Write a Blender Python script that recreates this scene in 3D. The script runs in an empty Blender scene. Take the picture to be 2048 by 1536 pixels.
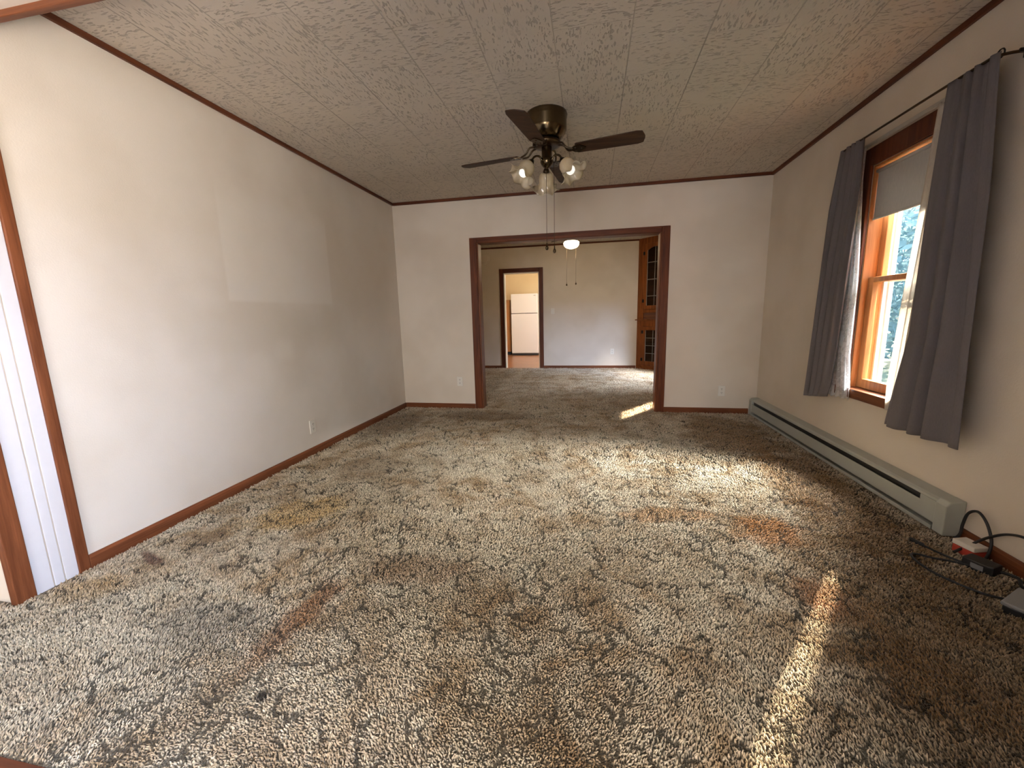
import bpy, math, random
from mathutils import Vector, Matrix
random.seed(7)
S = bpy.context.scene
C = S.collection
PI = math.pi

# ------------------------------------------------------------------ camera
YAW, PIT, ROL, FPX = 0.1935, 0.1674, -0.0250, 808.82
cy, sy, cp, sp = math.cos(YAW), math.sin(YAW), math.cos(PIT), math.sin(PIT)
fw = Vector((-sy*cp, cy*cp, -sp)); rt = Vector((cy, sy, 0)); up = rt.cross(fw)
rt2 = math.cos(ROL)*rt + math.sin(ROL)*up
up2 = -math.sin(ROL)*rt + math.cos(ROL)*up
cam = bpy.data.cameras.new('camera')
cam.sensor_width = 36.0; cam.lens = FPX/2048*36.0; cam.clip_start = 0.02
co = bpy.data.objects.new('camera', cam); C.objects.link(co)
M = Matrix((( rt2.x, up2.x, -fw.x, 2.346), (rt2.y, up2.y, -fw.y, 0.0), (rt2.z, up2.z, -fw.z, 1.1429), (0, 0, 0, 1)))
co.matrix_world = M
S.camera = co

# ------------------------------------------------------------------ colour management
S.view_settings.view_transform = 'Standard'
S.view_settings.look = 'None'
S.view_settings.exposure = 0.6
S.view_settings.gamma = 1.0
S.view_settings.use_curve_mapping = False
S.cycles.use_denoising = True
S.cycles.max_bounces = 10
S.cycles.diffuse_bounces = 6
S.cycles.transparent_max_bounces = 16
S.cycles.caustics_reflective = False
S.cycles.caustics_refractive = False
S.cycles.sample_clamp_indirect = 6.0

# ------------------------------------------------------------------ world (sky)
w = bpy.data.worlds.new('world'); S.world = w; w.use_nodes = True
nt = w.node_tree; nt.nodes.clear()
out = nt.nodes.new('ShaderNodeOutputWorld'); bg = nt.nodes.new('ShaderNodeBackground')
tc = nt.nodes.new('ShaderNodeTexCoord'); sx = nt.nodes.new('ShaderNodeSeparateXYZ')
rp = nt.nodes.new('ShaderNodeValToRGB'); mr = nt.nodes.new('ShaderNodeMapRange')
mr.inputs['From Min'].default_value = -1; mr.inputs['From Max'].default_value = 1
nt.links.new(tc.outputs['Generated'], sx.inputs[0]); nt.links.new(sx.outputs['Z'], mr.inputs['Value'])
nt.links.new(mr.outputs[0], rp.inputs[0]); nt.links.new(rp.outputs[0], bg.inputs[0]); nt.links.new(bg.outputs[0], out.inputs[0])
cr = rp.color_ramp
cr.elements[0].position = 0.0; cr.elements[0].color = (0.12, 0.11, 0.09, 1)
cr.elements[1].position = 1.0; cr.elements[1].color = (0.62, 0.78, 1.0, 1)
e = cr.elements.new(0.49); e.color = (0.15, 0.14, 0.12, 1)
e = cr.elements.new(0.51); e.color = (0.36, 0.52, 0.66, 1)
e = cr.elements.new(0.60); e.color = (0.80, 0.92, 1.0, 1)
bg.inputs['Strength'].default_value = 3.4

# ------------------------------------------------------------------ sun and daylight at the windows
def lamp(name, kind, loc, rot, energy, color, **kw):
    l = bpy.data.lights.new(name, kind); l.energy = energy; l.color = color
    for k, v in kw.items(): setattr(l, k, v)
    o = bpy.data.objects.new(name, l); o.location = loc; o.rotation_euler = rot; C.objects.link(o)
    return o
SUN = Vector((0.575*math.cos(math.radians(25)), 0.815*math.cos(math.radians(25)), math.sin(math.radians(25))))
so = lamp('sun', 'SUN', (12, 14, 9), (0, 0, 0), 58.0, (1.0, 0.82, 0.60), angle=math.radians(1.2))
so.rotation_euler = SUN.to_track_quat('Z', 'Y').to_euler()
# area lamps added outside unseen front room windows to boost sky and ground daylight
def aim(o, to):
    o.rotation_euler = (o.location - Vector(to)).to_track_quat('Z', 'Y').to_euler()
a = lamp('added_daylight_front_sky', 'AREA', (4.3, -0.75, 2.75), (0, 0, 0), 860.0, (0.60, 0.71, 1.0), shape='RECTANGLE', size=1.6, size_y=1.2); aim(a, (3.0, -0.7, 1.45))
a = lamp('added_daylight_front_ground', 'AREA', (4.1, -0.75, 0.55), (0, 0, 0), 270.0, (1.0, 0.86, 0.75), shape='RECTANGLE', size=1.6, size_y=1.0); aim(a, (3.0, -0.7, 1.3))
lamp('added_daylight_front_back', 'AREA', (1.75, -3.45, 1.45), (PI/2, 0, 0), 88.0, (0.95, 0.95, 1.0), shape='RECTANGLE', size=0.9, size_y=1.4)
# unseen area lamps added outside the living and dining room windows to strengthen daylight
a = lamp('added_daylight_side', 'AREA', (6.3, 3.8, 3.5), (0, 0, 0), 4200.0, (1.0, 0.97, 0.95), shape='RECTANGLE', size=3.4, size_y=1.8); aim(a, (4.2, 2.95, 1.2))
a = lamp('added_daylight_dining', 'AREA', (5.4, 6.6, 2.0), (0, 0, 0), 480.0, (0.70, 0.80, 1.0), shape='RECTANGLE', size=1.6, size_y=1.2); aim(a, (4.2, 6.7, 0.95))
a = lamp('added_daylight_dining', 'AREA', (5.7, 5.3, 1.7), (0, 0, 0), 460.0, (0.50, 0.65, 1.0), shape='RECTANGLE', size=1.2, size_y=1.0); aim(a, (4.2, 6.7, 0.95))
lamp('daylight_kitchen', 'AREA', (3.35, 10.3, 1.5), (0, PI/2, 0), 22.0, (0.92, 0.96, 1.0), shape='RECTANGLE', size=1.2, size_y=1.2)

# ------------------------------------------------------------------ materials
def mat(name):
    m = bpy.data.materials.new(name); m.use_nodes = True
    return m, m.node_tree, m.node_tree.nodes['Principled BSDF']
class N:
    """small node-graph helper"""
    def __init__(s, nt): s.nt = nt
    def n(s, t, **kw):
        x = s.nt.nodes.new(t)
        for k, v in kw.items(): setattr(x, k, v)
        return x
    def put(s, sock, v):
        if v is None: return
        if hasattr(v, 'is_output') or isinstance(v, bpy.types.NodeSocket): s.nt.links.new(v, sock)
        else: sock.default_value = v
    def math(s, op, a, b=None, c=None, clamp=False):
        x = s.n('ShaderNodeMath', operation=op); x.use_clamp = clamp
        s.put(x.inputs[0], a); s.put(x.inputs[1], b)
        if c is not None: s.put(x.inputs[2], c)
        return x.outputs[0]
    def obj(s): return s.n('ShaderNodeTexCoord').outputs['Object']
    def mapping(s, v, loc=(0,0,0), rot=(0,0,0), scale=(1,1,1)):
        x = s.n('ShaderNodeMapping'); s.put(x.inputs[0], v)
        x.inputs['Location'].default_value = loc; x.inputs['Rotation'].default_value = rot; x.inputs['Scale'].default_value = scale
        return x.outputs[0]
    def noise(s, v, scale, detail=2, rough=0.5, dist=0.0):
        x = s.n('ShaderNodeTexNoise'); s.put(x.inputs['Vector'], v)
        x.inputs['Scale'].default_value = scale; x.inputs['Detail'].default_value = detail
        x.inputs['Roughness'].default_value = rough; x.inputs['Distortion'].default_value = dist
        return x
    def ss(s, v, a, b, lo=0.0, hi=1.0):
        x = s.n('ShaderNodeMapRange', interpolation_type='SMOOTHSTEP'); s.put(x.inputs['Value'], v)
        x.inputs['From Min'].default_value = a; x.inputs['From Max'].default_value = b
        x.inputs['To Min'].default_value = lo; x.inputs['To Max'].default_value = hi
        return x.outputs[0]
    def ramp(s, v, stops):
        x = s.n('ShaderNodeValToRGB'); s.put(x.inputs[0], v); cr = x.color_ramp
        while len(cr.elements) < len(stops): cr.elements.new(0.5)
        for e, (p, c) in zip(cr.elements, stops): e.position = p; e.color = (*c, 1)
        return x.outputs[0]
    def mix(s, f, a, b, blend='MIX'):
        x = s.n('ShaderNodeMix', data_type='RGBA', blend_type=blend); s.put(x.inputs[0], f)
        for sock, v in ((x.inputs[6], a), (x.inputs[7], b)):
            if isinstance(v, tuple): sock.default_value = (*v[:3], 1)
            else: s.put(sock, v)
        return x.outputs[2]
    def bump(s, h, strength, dist, nrm=None):
        x = s.n('ShaderNodeBump'); s.put(x.inputs['Height'], h)
        x.inputs['Strength'].default_value = strength; x.inputs['Distance'].default_value = dist
        if nrm is not None: s.put(x.inputs['Normal'], nrm)
        return x.outputs[0]
    def sep(s, v):
        x = s.n('ShaderNodeSeparateXYZ'); s.put(x.inputs[0], v); return x.outputs

def plain(name, col, rough=0.5, metal=0.0, var=0.06, scale=25.0, bump=0.0, spec=0.5):
    m, nt, b = mat(name); g = N(nt)
    o = g.obj(); nz = g.noise(o, scale, 3)
    c = g.mix(nz.outputs[0], tuple(max(0, x*(1-var)) for x in col), tuple(min(1, x*(1+var)) for x in col))
    nt.links.new(c, b.inputs['Base Color']); b.inputs['Roughness'].default_value = rough; b.inputs['Metallic'].default_value = metal
    b.inputs['Specular IOR Level'].default_value = spec
    if bump: nt.links.new(g.bump(nz.outputs[0], bump, 0.002), b.inputs['Normal'])
    return m

def wood(name, c1, c2, axis, rough=0.42):
    m, nt, b = mat(name); g = N(nt)
    sc = {'x': (1.5, 28, 28), 'y': (28, 1.5, 28), 'z': (28, 28, 1.5)}[axis]
    v = g.mapping(g.obj(), scale=sc)
    n1 = g.noise(v, 1.0, 5, 0.6, 0.6); n2 = g.noise(v, 4.0, 3, 0.6)
    f = g.math('ADD', g.math('MULTIPLY', n1.outputs[0], 0.75), g.math('MULTIPLY', n2.outputs[0], 0.25))
    c = g.ramp(f, [(0.32, c1), (0.5, tuple((a+q)/2 for a, q in zip(c1, c2))), (0.66, c2)])
    nt.links.new(c, b.inputs['Base Color']); b.inputs['Roughness'].default_value = rough; b.inputs['Specular IOR Level'].default_value = 0.2
    nt.links.new(g.bump(n2.outputs[0], 0.12, 0.002), b.inputs['Normal'])
    return m

def wall_mat(name, col, smudge=0.10, patches=()):
    m, nt, b = mat(name); g = N(nt); o = g.obj()
    n1 = g.noise(o, 1.3, 3, 0.55); n2 = g.noise(o, 140, 2)
    dark = tuple(x*(1-smudge) for x in (col[0], col[1]*0.98, col[2]*0.95))
    c = g.mix(g.ss(n1.outputs[0], 0.35, 0.68), col, dark)
    X, Y, Z = g.sep(o)
    for (ax, u0, u1, z0, z1, soft, st_, pc, amt) in patches:
        U = X if ax == 'x' else Y
        k = g.math('MULTIPLY', g.ss(U, u0-soft, u0+soft), g.ss(U, u1-soft, u1+soft, 1, 0))
        k = g.math('MULTIPLY', k, g.math('MULTIPLY', g.ss(Z, z0-soft, z0+soft), g.ss(Z, z1-st_, z1+st_, 1, 0)))
        c = g.mix(g.math('MULTIPLY', k, amt), c, pc)
    nt.links.new(c, b.inputs['Base Color']); b.inputs['Roughness'].default_value = 0.62
    b.inputs['Specular IOR Level'].default_value = 0.35
    nt.links.new(g.bump(n2.outputs[0], 0.22, 0.003), b.inputs['Normal'])
    return m

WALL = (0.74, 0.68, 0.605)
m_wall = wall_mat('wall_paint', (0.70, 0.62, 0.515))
m_wall_left = wall_mat('wall_paint_left', WALL, 0.10, [
    ('y', 2.33, 3.43, 1.285, 1.99, 0.014, 0.10, (0.79, 0.745, 0.68), 0.50),     # where a picture hung: cleaner paint
    ('y', 3.43, 4.60, 1.10, 2.00, 0.35, 0.35, (0.60, 0.52, 0.42), 0.55),
    ('y', 1.90, 3.60, 0.95, 1.24, 0.10, 0.10, (0.62, 0.56, 0.47), 0.45),
    ('y', 2.68, 2.86, 0.85, 1.00, 0.05, 0.05, (0.79, 0.74, 0.67), 0.3)])
m_kitchen_wall = wall_mat('kitchen_paint', (0.80, 0.66, 0.42), 0.05)
m_white = plain('white_paint', (0.78, 0.77, 0.76), 0.45, var=0.03)
m_reveal = plain('reveal_paint', (0.64, 0.63, 0.65), 0.45, var=0.03)
m_cream = plain('cream_paint', (0.80, 0.74, 0.62), 0.45, var=0.03)
DK1, DK2 = (0.045, 0.012, 0.006), (0.15, 0.045, 0.018)
m_trim = {a: wood('dark_trim_' + a, DK1, DK2, a) for a in 'xyz'}
MD1, MD2 = (0.085, 0.025, 0.010), (0.22, 0.075, 0.030)
m_base = {a: wood('red_brown_trim_' + a, MD1, MD2, a, 0.38) for a in 'xyz'}
m_case = {a: wood('casing_' + a, (0.055, 0.013, 0.004), (0.165, 0.045, 0.013), a, 0.42) for a in 'xyz'}
OK1, OK2 = (0.30, 0.105, 0.032), (0.55, 0.24, 0.085)
m_oak = {a: wood('window_oak_' + a, OK1, OK2, a, 0.35) for a in 'xyz'}
m_cab = {a: wood('cabinet_oak_' + a, (0.11, 0.028, 0.008), (0.30, 0.095, 0.024), a, 0.3) for a in 'xyz'}
m_kcab = wood('kitchen_oak', (0.34, 0.15, 0.05), (0.52, 0.26, 0.10), 'z', 0.4)
m_blade = wood('blade_walnut', (0.022, 0.010, 0.005), (0.070, 0.034, 0.016), 'x', 0.55)
m_brass = plain('antique_brass', (0.115, 0.082, 0.044), 0.22, 1.0, 0.25, 12)
m_brassd = plain('dark_antique_brass', (0.075, 0.052, 0.03), 0.3, 1.0, 0.25, 12)
m_black = plain('black_rubber', (0.010, 0.010, 0.011), 0.5)
m_blackm = plain('black_iron', (0.015, 0.014, 0.013), 0.4, 0.6)
m_ivory = plain('ivory_plastic', (0.74, 0.70, 0.62), 0.35, var=0.02)
m_slot = plain('dark_slot', (0.03, 0.025, 0.02), 0.6)
m_heater = plain('heater_enamel', (0.40, 0.415, 0.37), 0.38, var=0.06, scale=9)
m_heaterd = plain('heater_dark_fins', (0.012, 0.012, 0.012), 0.5)
m_fridge = plain('fridge_enamel', (0.86, 0.84, 0.83), 0.3, var=0.02, bump=0.1, scale=200)
m_grey = plain('grey_plastic', (0.22, 0.225, 0.23), 0.45)
m_red = plain('red_plastic', (0.45, 0.05, 0.03), 0.45)
m_vinyl = plain('storm_vinyl', (0.80, 0.83, 0.86), 0.4, var=0.02)
m_steel = plain('pale_metal', (0.55, 0.52, 0.47), 0.35, 0.6)
m_lead = plain('lead_came', (0.34, 0.30, 0.25), 0.4, 0.5)
m_grass = plain('lawn', (0.035, 0.065, 0.04), 0.9, var=0.4, scale=3)
m_bark = plain('bark', (0.12, 0.085, 0.06), 0.9, var=0.4, scale=12)

def glass_mat(name, tint=(1, 1, 1), refl=0.06):
    m, nt, b = mat(name); nt.nodes.remove(b); g = N(nt)
    t = g.n('ShaderNodeBsdfTransparent'); t.inputs[0].default_value = (*tint, 1)
    gl = g.n('ShaderNodeBsdfGlossy'); gl.inputs['Roughness'].default_value = 0.04
    lw = g.n('ShaderNodeLayerWeight'); lw.inputs[0].default_value = 0.5
    fr = g.math('MULTIPLY_ADD', g.math('POWER', lw.outputs['Facing'], 5.0), 0.5, 0.02)
    mx = g.n('ShaderNodeMixShader'); nt.links.new(fr, mx.inputs[0]); nt.links.new(t.outputs[0], mx.inputs[1]); nt.links.new(gl.outputs[0], mx.inputs[2])
    nt.links.new(mx.outputs[0], nt.nodes['Material Output'].inputs[0])
    return m
m_glass = glass_mat('window_glass', (0.93, 0.97, 0.98))
m_cabglass = glass_mat('cabinet_glass', (0.62, 0.60, 0.55))

def cloth_mat(name, col, trans, weave=420, holes=0.0, sheer=0.0):
    m, nt, b = mat(name); g = N(nt); o = g.obj()
    n1 = g.noise(g.mapping(o, scale=(1, 1, 0.15)), weave, 1); n2 = g.noise(o, 5, 2)
    c = g.mix(n1.outputs[0], tuple(x*0.88 for x in col), tuple(min(1, x*1.1) for x in col))
    nt.nodes.remove(b)
    d = g.n('ShaderNodeBsdfDiffuse'); t = g.n('ShaderNodeBsdfTranslucent')
    nt.links.new(c, d.inputs[0]); nt.links.new(c, t.inputs[0])
    bp = g.bump(n1.outputs[0], 0.15, 0.001); nt.links.new(bp, d.inputs['Normal'])
    mx = g.n('ShaderNodeMixShader'); mx.inputs[0].default_value = trans
    nt.links.new(d.outputs[0], mx.inputs[1]); nt.links.new(t.outputs[0], mx.inputs[2]); last = mx.outputs[0]
    if holes or sheer:
        v = g.n('ShaderNodeTexVoronoi'); v.inputs['Scale'].default_value = 75; g.put(v.inputs['Vector'], o)
        pat = g.noise(o, 26, 1)
        open_ = g.math('MULTIPLY', g.ss(v.outputs[0], 0.30, 0.42), g.ss(pat.outputs[0], 0.42, 0.55))
        f = g.math('ADD', g.math('MULTIPLY', open_, holes), sheer, clamp=True)
        tr = g.n('ShaderNodeBsdfTransparent'); m2 = g.n('ShaderNodeMixShader')
        nt.links.new(f, m2.inputs[0]); nt.links.new(last, m2.inputs[1]); nt.links.new(tr.outputs[0], m2.inputs[2]); last = m2.outputs[0]
    nt.links.new(last, nt.nodes['Material Output'].inputs[0])
    return m
m_drape = cloth_mat('grey_drape', (0.25, 0.222, 0.226), 0.40)
m_lace = cloth_mat('white_lace', (0.92, 0.92, 0.93), 0.68, 300, 0.22, 0.06)
m_sheer = cloth_mat('cream_lining', (0.74, 0.68, 0.60), 0.45, 300, 0.0, 0.05)
m_shade = cloth_mat('roller_shade', (0.44, 0.42, 0.39), 0.06, 260)
m_leaf = cloth_mat('haze_tinted_leaf', (0.20, 0.31, 0.36), 0.35, 30)  # green foliage with bluish backlit haze put into its colour
m_leaf2 = cloth_mat('green_leaf', (0.20, 0.30, 0.10), 0.35, 30)

def frosted(name, c1, c2, trans, transp):
    m, nt, b = mat(name); g = N(nt); o = g.obj(); nt.nodes.remove(b)
    n = g.noise(o, 22, 2); c = g.mix(n.outputs[0], c1, c2)
    d = g.n('ShaderNodeBsdfDiffuse'); t = g.n('ShaderNodeBsdfTranslucent'); gl = g.n('ShaderNodeBsdfGlossy'); gl.inputs['Roughness'].default_value = 0.12
    tr = g.n('ShaderNodeBsdfTransparent')
    for q in (d, t, tr): nt.links.new(c, q.inputs[0])
    def mx(f, a, q):
        x = g.n('ShaderNodeMixShader'); x.inputs[0].default_value = f
        nt.links.new(a.outputs[0], x.inputs[1]); nt.links.new(q.outputs[0], x.inputs[2]); return x
    r = mx(transp, mx(trans, d, t), tr); r = mx(0.07, r, gl)
    nt.links.new(r.outputs[0], nt.nodes['Material Output'].inputs[0])
    return m
m_tulip = frosted('amber_tulip_glass', (0.62, 0.50, 0.32), (0.78, 0.72, 0.58), 0.45, 0.22)

def glow(name, col, strength, base=(0.9, 0.9, 0.88)):
    m, nt, b = mat(name); b.inputs['Base Color'].default_value = (*base, 1); b.inputs['Roughness'].default_value = 0.3
    b.inputs['Emission Color'].default_value = (*col, 1); b.inputs['Emission Strength'].default_value = strength
    return m
m_bulb = glow('frosted_bulb', (1.0, 0.97, 0.9), 0.5)  # unlit bulbs; weak emission imitates window light reflected on the glass
m_bowl = glow('lit_glass_bowl', (1.0, 0.80, 0.52), 14.0, (0.9, 0.8, 0.65))

# ---- ceiling panels: pitted fibre planks 0.375 m wide running away from the camera
def ceiling_mat(name, col):
    m, nt, b = mat(name); g = N(nt); o = g.obj(); X, Y, Z = g.sep(o)
    W_ = 0.3755
    u = g.math('DIVIDE', g.math('SUBTRACT', X, 1.783 - 10*W_), W_)
    fx = g.math('FRACT', u); row = g.math('FLOOR', u)
    dx = g.math('MINIMUM', fx, g.math('SUBTRACT', 1.0, fx))
    seam = g.ss(dx, 0.004, 0.011, 1, 0)
    v = g.math('ADD', g.math('DIVIDE', Y, 0.76), g.math('MULTIPLY', row, 0.37))
    fy = g.math('FRACT', v); dy = g.math('MINIMUM', fy, g.math('SUBTRACT', 1.0, fy))
    seam2 = g.math('MULTIPLY', g.ss(dy, 0.0015, 0.004, 1, 0), 0.45)
    seam = g.math('MAXIMUM', seam, seam2)
    par = g.math('MODULO', g.math('ADD', row, g.math('FLOOR', v)), 2.0)
    par = g.math('ABSOLUTE', par)
    na = g.noise(g.mapping(o, scale=(105, 30, 1)), 1.0, 1, 0.5, 0.3)
    nb = g.noise(g.mapping(o, scale=(30, 105, 1)), 1.0, 1, 0.5, 0.3)
    f = g.n('ShaderNodeMix', data_type='FLOAT'); g.put(f.inputs[0], g.ss(par, 0.4, 0.6)); g.put(f.inputs[2], na.outputs[0]); g.put(f.inputs[3], nb.outputs[0])
    gate = g.noise(o, 9, 2)
    pit = g.math('MULTIPLY', g.ss(f.outputs[0], 0.57, 0.64), g.ss(gate.outputs[0], 0.30, 0.50))
    st = g.noise(o, 1.1, 3)
    c = g.mix(g.ss(st.outputs[0], 0.35, 0.7), col, tuple(x*0.90 for x in col))
    c = g.mix(g.math('MULTIPLY', pit, 0.6), c, tuple(x*0.42 for x in col))
    sg = g.noise(o, 0.8, 2)
    c = g.mix(g.math('MULTIPLY', seam, g.ss(sg.outputs[0], 0.38, 0.6, 0.25, 0.65)), c, tuple(x*0.35 for x in col))
    h = g.math('SUBTRACT', 1.0, g.math('MAXIMUM', pit, seam))
    fine = g.noise(o, 260, 1)
    h = g.math('ADD', h, g.math('MULTIPLY', fine.outputs[0], 0.25))
    nt.links.new(c, b.inputs['Base Color']); b.inputs['Roughness'].default_value = 0.75
    b.inputs['Specular IOR Level'].default_value = 0.2
    nt.links.new(g.bump(h, 0.6, 0.004), b.inputs['Normal'])
    return m
m_ceil = ceiling_mat('ceiling_planks', (0.60, 0.525, 0.425))

# ---- sculptured shag carpet with stains and painted corner shade
def carpet_mat(name, pile):
    m, nt, b = mat(name); g = N(nt); o = g.obj()
    n1 = g.noise(o, 4.6, 5, 0.6, 0.5); n2 = g.noise(g.mapping(o, loc=(7, 3, 1)), 1.1, 3, 0.5); n3 = g.noise(g.mapping(o, loc=(2, 9, 0)), 6.5, 3, 0.6)
    base = g.ramp(n1.outputs[0], [(0.28, (0.23, 0.14, 0.07)), (0.40, (0.39, 0.275, 0.16)), (0.52, (0.54, 0.44, 0.31)), (0.68, (0.65, 0.565, 0.425))])
    base = g.mix(g.math('MULTIPLY', g.ss(n2.outputs[0], 0.42, 0.62), 0.45), base, (0.53, 0.46, 0.34))
    base = g.mix(g.math('MULTIPLY', g.ss(n3.outputs[0], 0.52, 0.68), 0.40), base, (0.30, 0.205, 0.12))
    X, Y, Z = g.sep(o)
    STAINS_AND_SHADE = [  # x, y, rx, ry, rot, colour, amount
        (3.27, 2.15, .22, .17, .6, (0.46, 0.20, 0.055), .75), (2.78, 2.26, .34, .10, .15, (0.42, 0.21, 0.07), .6),
        (1.24, 1.20, .08, .30, -.06, (0.28, 0.12, 0.04), .8), (0.65, 1.97, .32, .22, .5, (0.50, 0.31, 0.10), .6),
        (0.20, 1.22, .16, .12, .2, (0.36, 0.21, 0.07), .7), (0.90, 1.12, .30, .14, .2, (0.20, 0.155, 0.115), .7),
        (1.56, 1.57, .28, .14, .0, (0.30, 0.18, 0.10), .55), (0.25, 3.95, .40, .60, .0, (0.17, 0.10, 0.05), .6),
        (1.15, 4.40, .70, .25, .0, (0.18, 0.11, 0.055), .6), (0.65, 2.75, .30, .35, .3, (0.22, 0.14, 0.075), .5),
        (1.36, 0.90, .025, .02, .0, (0.02, 0.014, 0.01), 1.0), (3.27, 1.64, .14, .16, .0, (0.33, 0.12, 0.04), .7),
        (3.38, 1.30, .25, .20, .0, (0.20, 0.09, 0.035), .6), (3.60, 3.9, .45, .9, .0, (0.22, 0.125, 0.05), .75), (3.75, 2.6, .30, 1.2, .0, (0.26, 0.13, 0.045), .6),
        (0.23, 1.45, .03, .16, 1.2, (0.12, 0.045, 0.03), .8), (3.75, 1.30, .75, .95, .0, (0.20, 0.11, 0.043), .75), (0.55, .95, .75, .42, .1, (0.43, 0.405, 0.32), .40)]  # widest right-hand entry: worn brown carpet plus shade put into the colour
    wob = g.noise(o, 9, 3, 0.6)
    wv = g.math('MULTIPLY', g.math('SUBTRACT', wob.outputs[0], 0.5), 1.3)
    for (x, y, rx, ry, rot, c, amt) in STAINS_AND_SHADE:
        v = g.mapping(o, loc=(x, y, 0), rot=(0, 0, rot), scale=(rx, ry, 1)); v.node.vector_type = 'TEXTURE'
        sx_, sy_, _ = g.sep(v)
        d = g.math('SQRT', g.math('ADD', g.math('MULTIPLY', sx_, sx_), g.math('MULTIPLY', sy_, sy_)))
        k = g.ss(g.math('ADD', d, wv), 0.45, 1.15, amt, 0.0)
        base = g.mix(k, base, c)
    # carved meandering grooves
    wp = g.n('ShaderNodeVectorMath', operation='ADD'); g.put(wp.inputs[0], o)
    wn = g.noise(o, 22, 2); ws = g.n('ShaderNodeVectorMath', operation='SCALE'); g.put(ws.inputs[0], wn.outputs['Color']); ws.inputs['Scale'].default_value = 0.035
    g.put(wp.inputs[1], ws.outputs[0])
    iso = g.noise(wp.outputs[0], 7.0, 1, 0.4); iso2 = g.noise(g.mapping(wp.outputs[0], loc=(5, 1, 2)), 8.5, 1, 0.4)
    def lines(nz, wid, lv=0.5):
        return g.ss(g.math('ABSOLUTE', g.math('SUBTRACT', nz.outputs[0], lv)), wid*0.35, wid, 1, 0)
    ln = g.math('MAXIMUM', lines(iso, 0.010), g.math('MAXIMUM', lines(iso2, 0.010, 0.46), lines(iso2, 0.008, 0.60)))
    vo = g.n('ShaderNodeTexVoronoi', feature='DISTANCE_TO_EDGE'); vo.inputs['Scale'].default_value = 6.5; g.put(vo.inputs['Vector'], wp.outputs[0])
    ln = g.math('MAXIMUM', ln, g.ss(vo.outputs[0], 0.010, 0.028, 1, 0))
    gate = g.noise(g.mapping(o, loc=(3, 3, 3)), 13, 2); ln = g.math('MULTIPLY', ln, g.ss(gate.outputs[0], 0.45, 0.53))
    fib = g.noise(o, 120, 2, 0.6); fib2 = g.noise(o, 260, 1)
    fv = g.math('ADD', g.math('MULTIPLY', fib.outputs[0], 0.65), g.math('MULTIPLY', fib2.outputs[0], 0.35))
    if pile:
        jit = g.noise(o, 75, 0); zz = g.ss(Z, 0.0, 0.010, 0.34, 1.04)       # each yarn end has its own shade, darker towards the root
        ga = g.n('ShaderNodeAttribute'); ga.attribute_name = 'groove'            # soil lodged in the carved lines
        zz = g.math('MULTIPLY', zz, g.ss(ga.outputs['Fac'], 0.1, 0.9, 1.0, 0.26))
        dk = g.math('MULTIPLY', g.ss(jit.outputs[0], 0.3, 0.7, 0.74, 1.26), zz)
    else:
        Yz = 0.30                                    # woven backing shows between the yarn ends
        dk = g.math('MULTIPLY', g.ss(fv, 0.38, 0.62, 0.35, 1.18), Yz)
    cc = g.n('ShaderNodeCombineColor')
    for i in range(3): g.put(cc.inputs[i], dk)
    col = g.mix(1.0, base, cc.outputs[0], 'MULTIPLY')
    nt.links.new(col, b.inputs['Base Color']); b.inputs['Roughness'].default_value = 0.95; b.inputs['Specular IOR Level'].default_value = 0.05
    b.inputs['Sheen Weight'].default_value = 0.25; b.inputs['Sheen Roughness'].default_value = 0.5; b.inputs['Sheen Tint'].default_value = (0.9, 0.82, 0.7, 1)
    soft = g.noise(o, 14, 2)
    h = g.math('ADD', g.math('MULTIPLY', fv, 0.9), g.math('ADD', g.math('MULTIPLY', soft.outputs[0], 0.7), g.math('MULTIPLY', ln, -1.0)))
    if not pile: nt.links.new(g.bump(h, 1.0, 0.018), b.inputs['Normal'])
    return m
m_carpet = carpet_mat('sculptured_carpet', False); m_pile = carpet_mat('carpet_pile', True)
def vinyl_floor(name, c1, c2):
    m, nt, b = mat(name); g = N(nt); o = g.obj()
    bk = g.n('ShaderNodeTexBrick'); g.put(bk.inputs['Vector'], o); bk.inputs['Scale'].default_value = 3.2
    bk.inputs['Color1'].default_value = (*c1, 1); bk.inputs['Color2'].default_value = (*c2, 1); bk.inputs['Mortar'].default_value = (*(x*0.6 for x in c1), 1)
    bk.inputs['Mortar Size'].default_value = 0.006
    nt.links.new(bk.outputs[0], b.inputs['Base Color']); b.inputs['Roughness'].default_value = 0.3
    return m
m_kfloor = vinyl_floor('kitchen_vinyl', (0.26, 0.115, 0.05), (0.32, 0.15, 0.07))
m_hfloor = vinyl_floor('front_room_vinyl', (0.40, 0.42, 0.48), (0.44, 0.45, 0.50))

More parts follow.
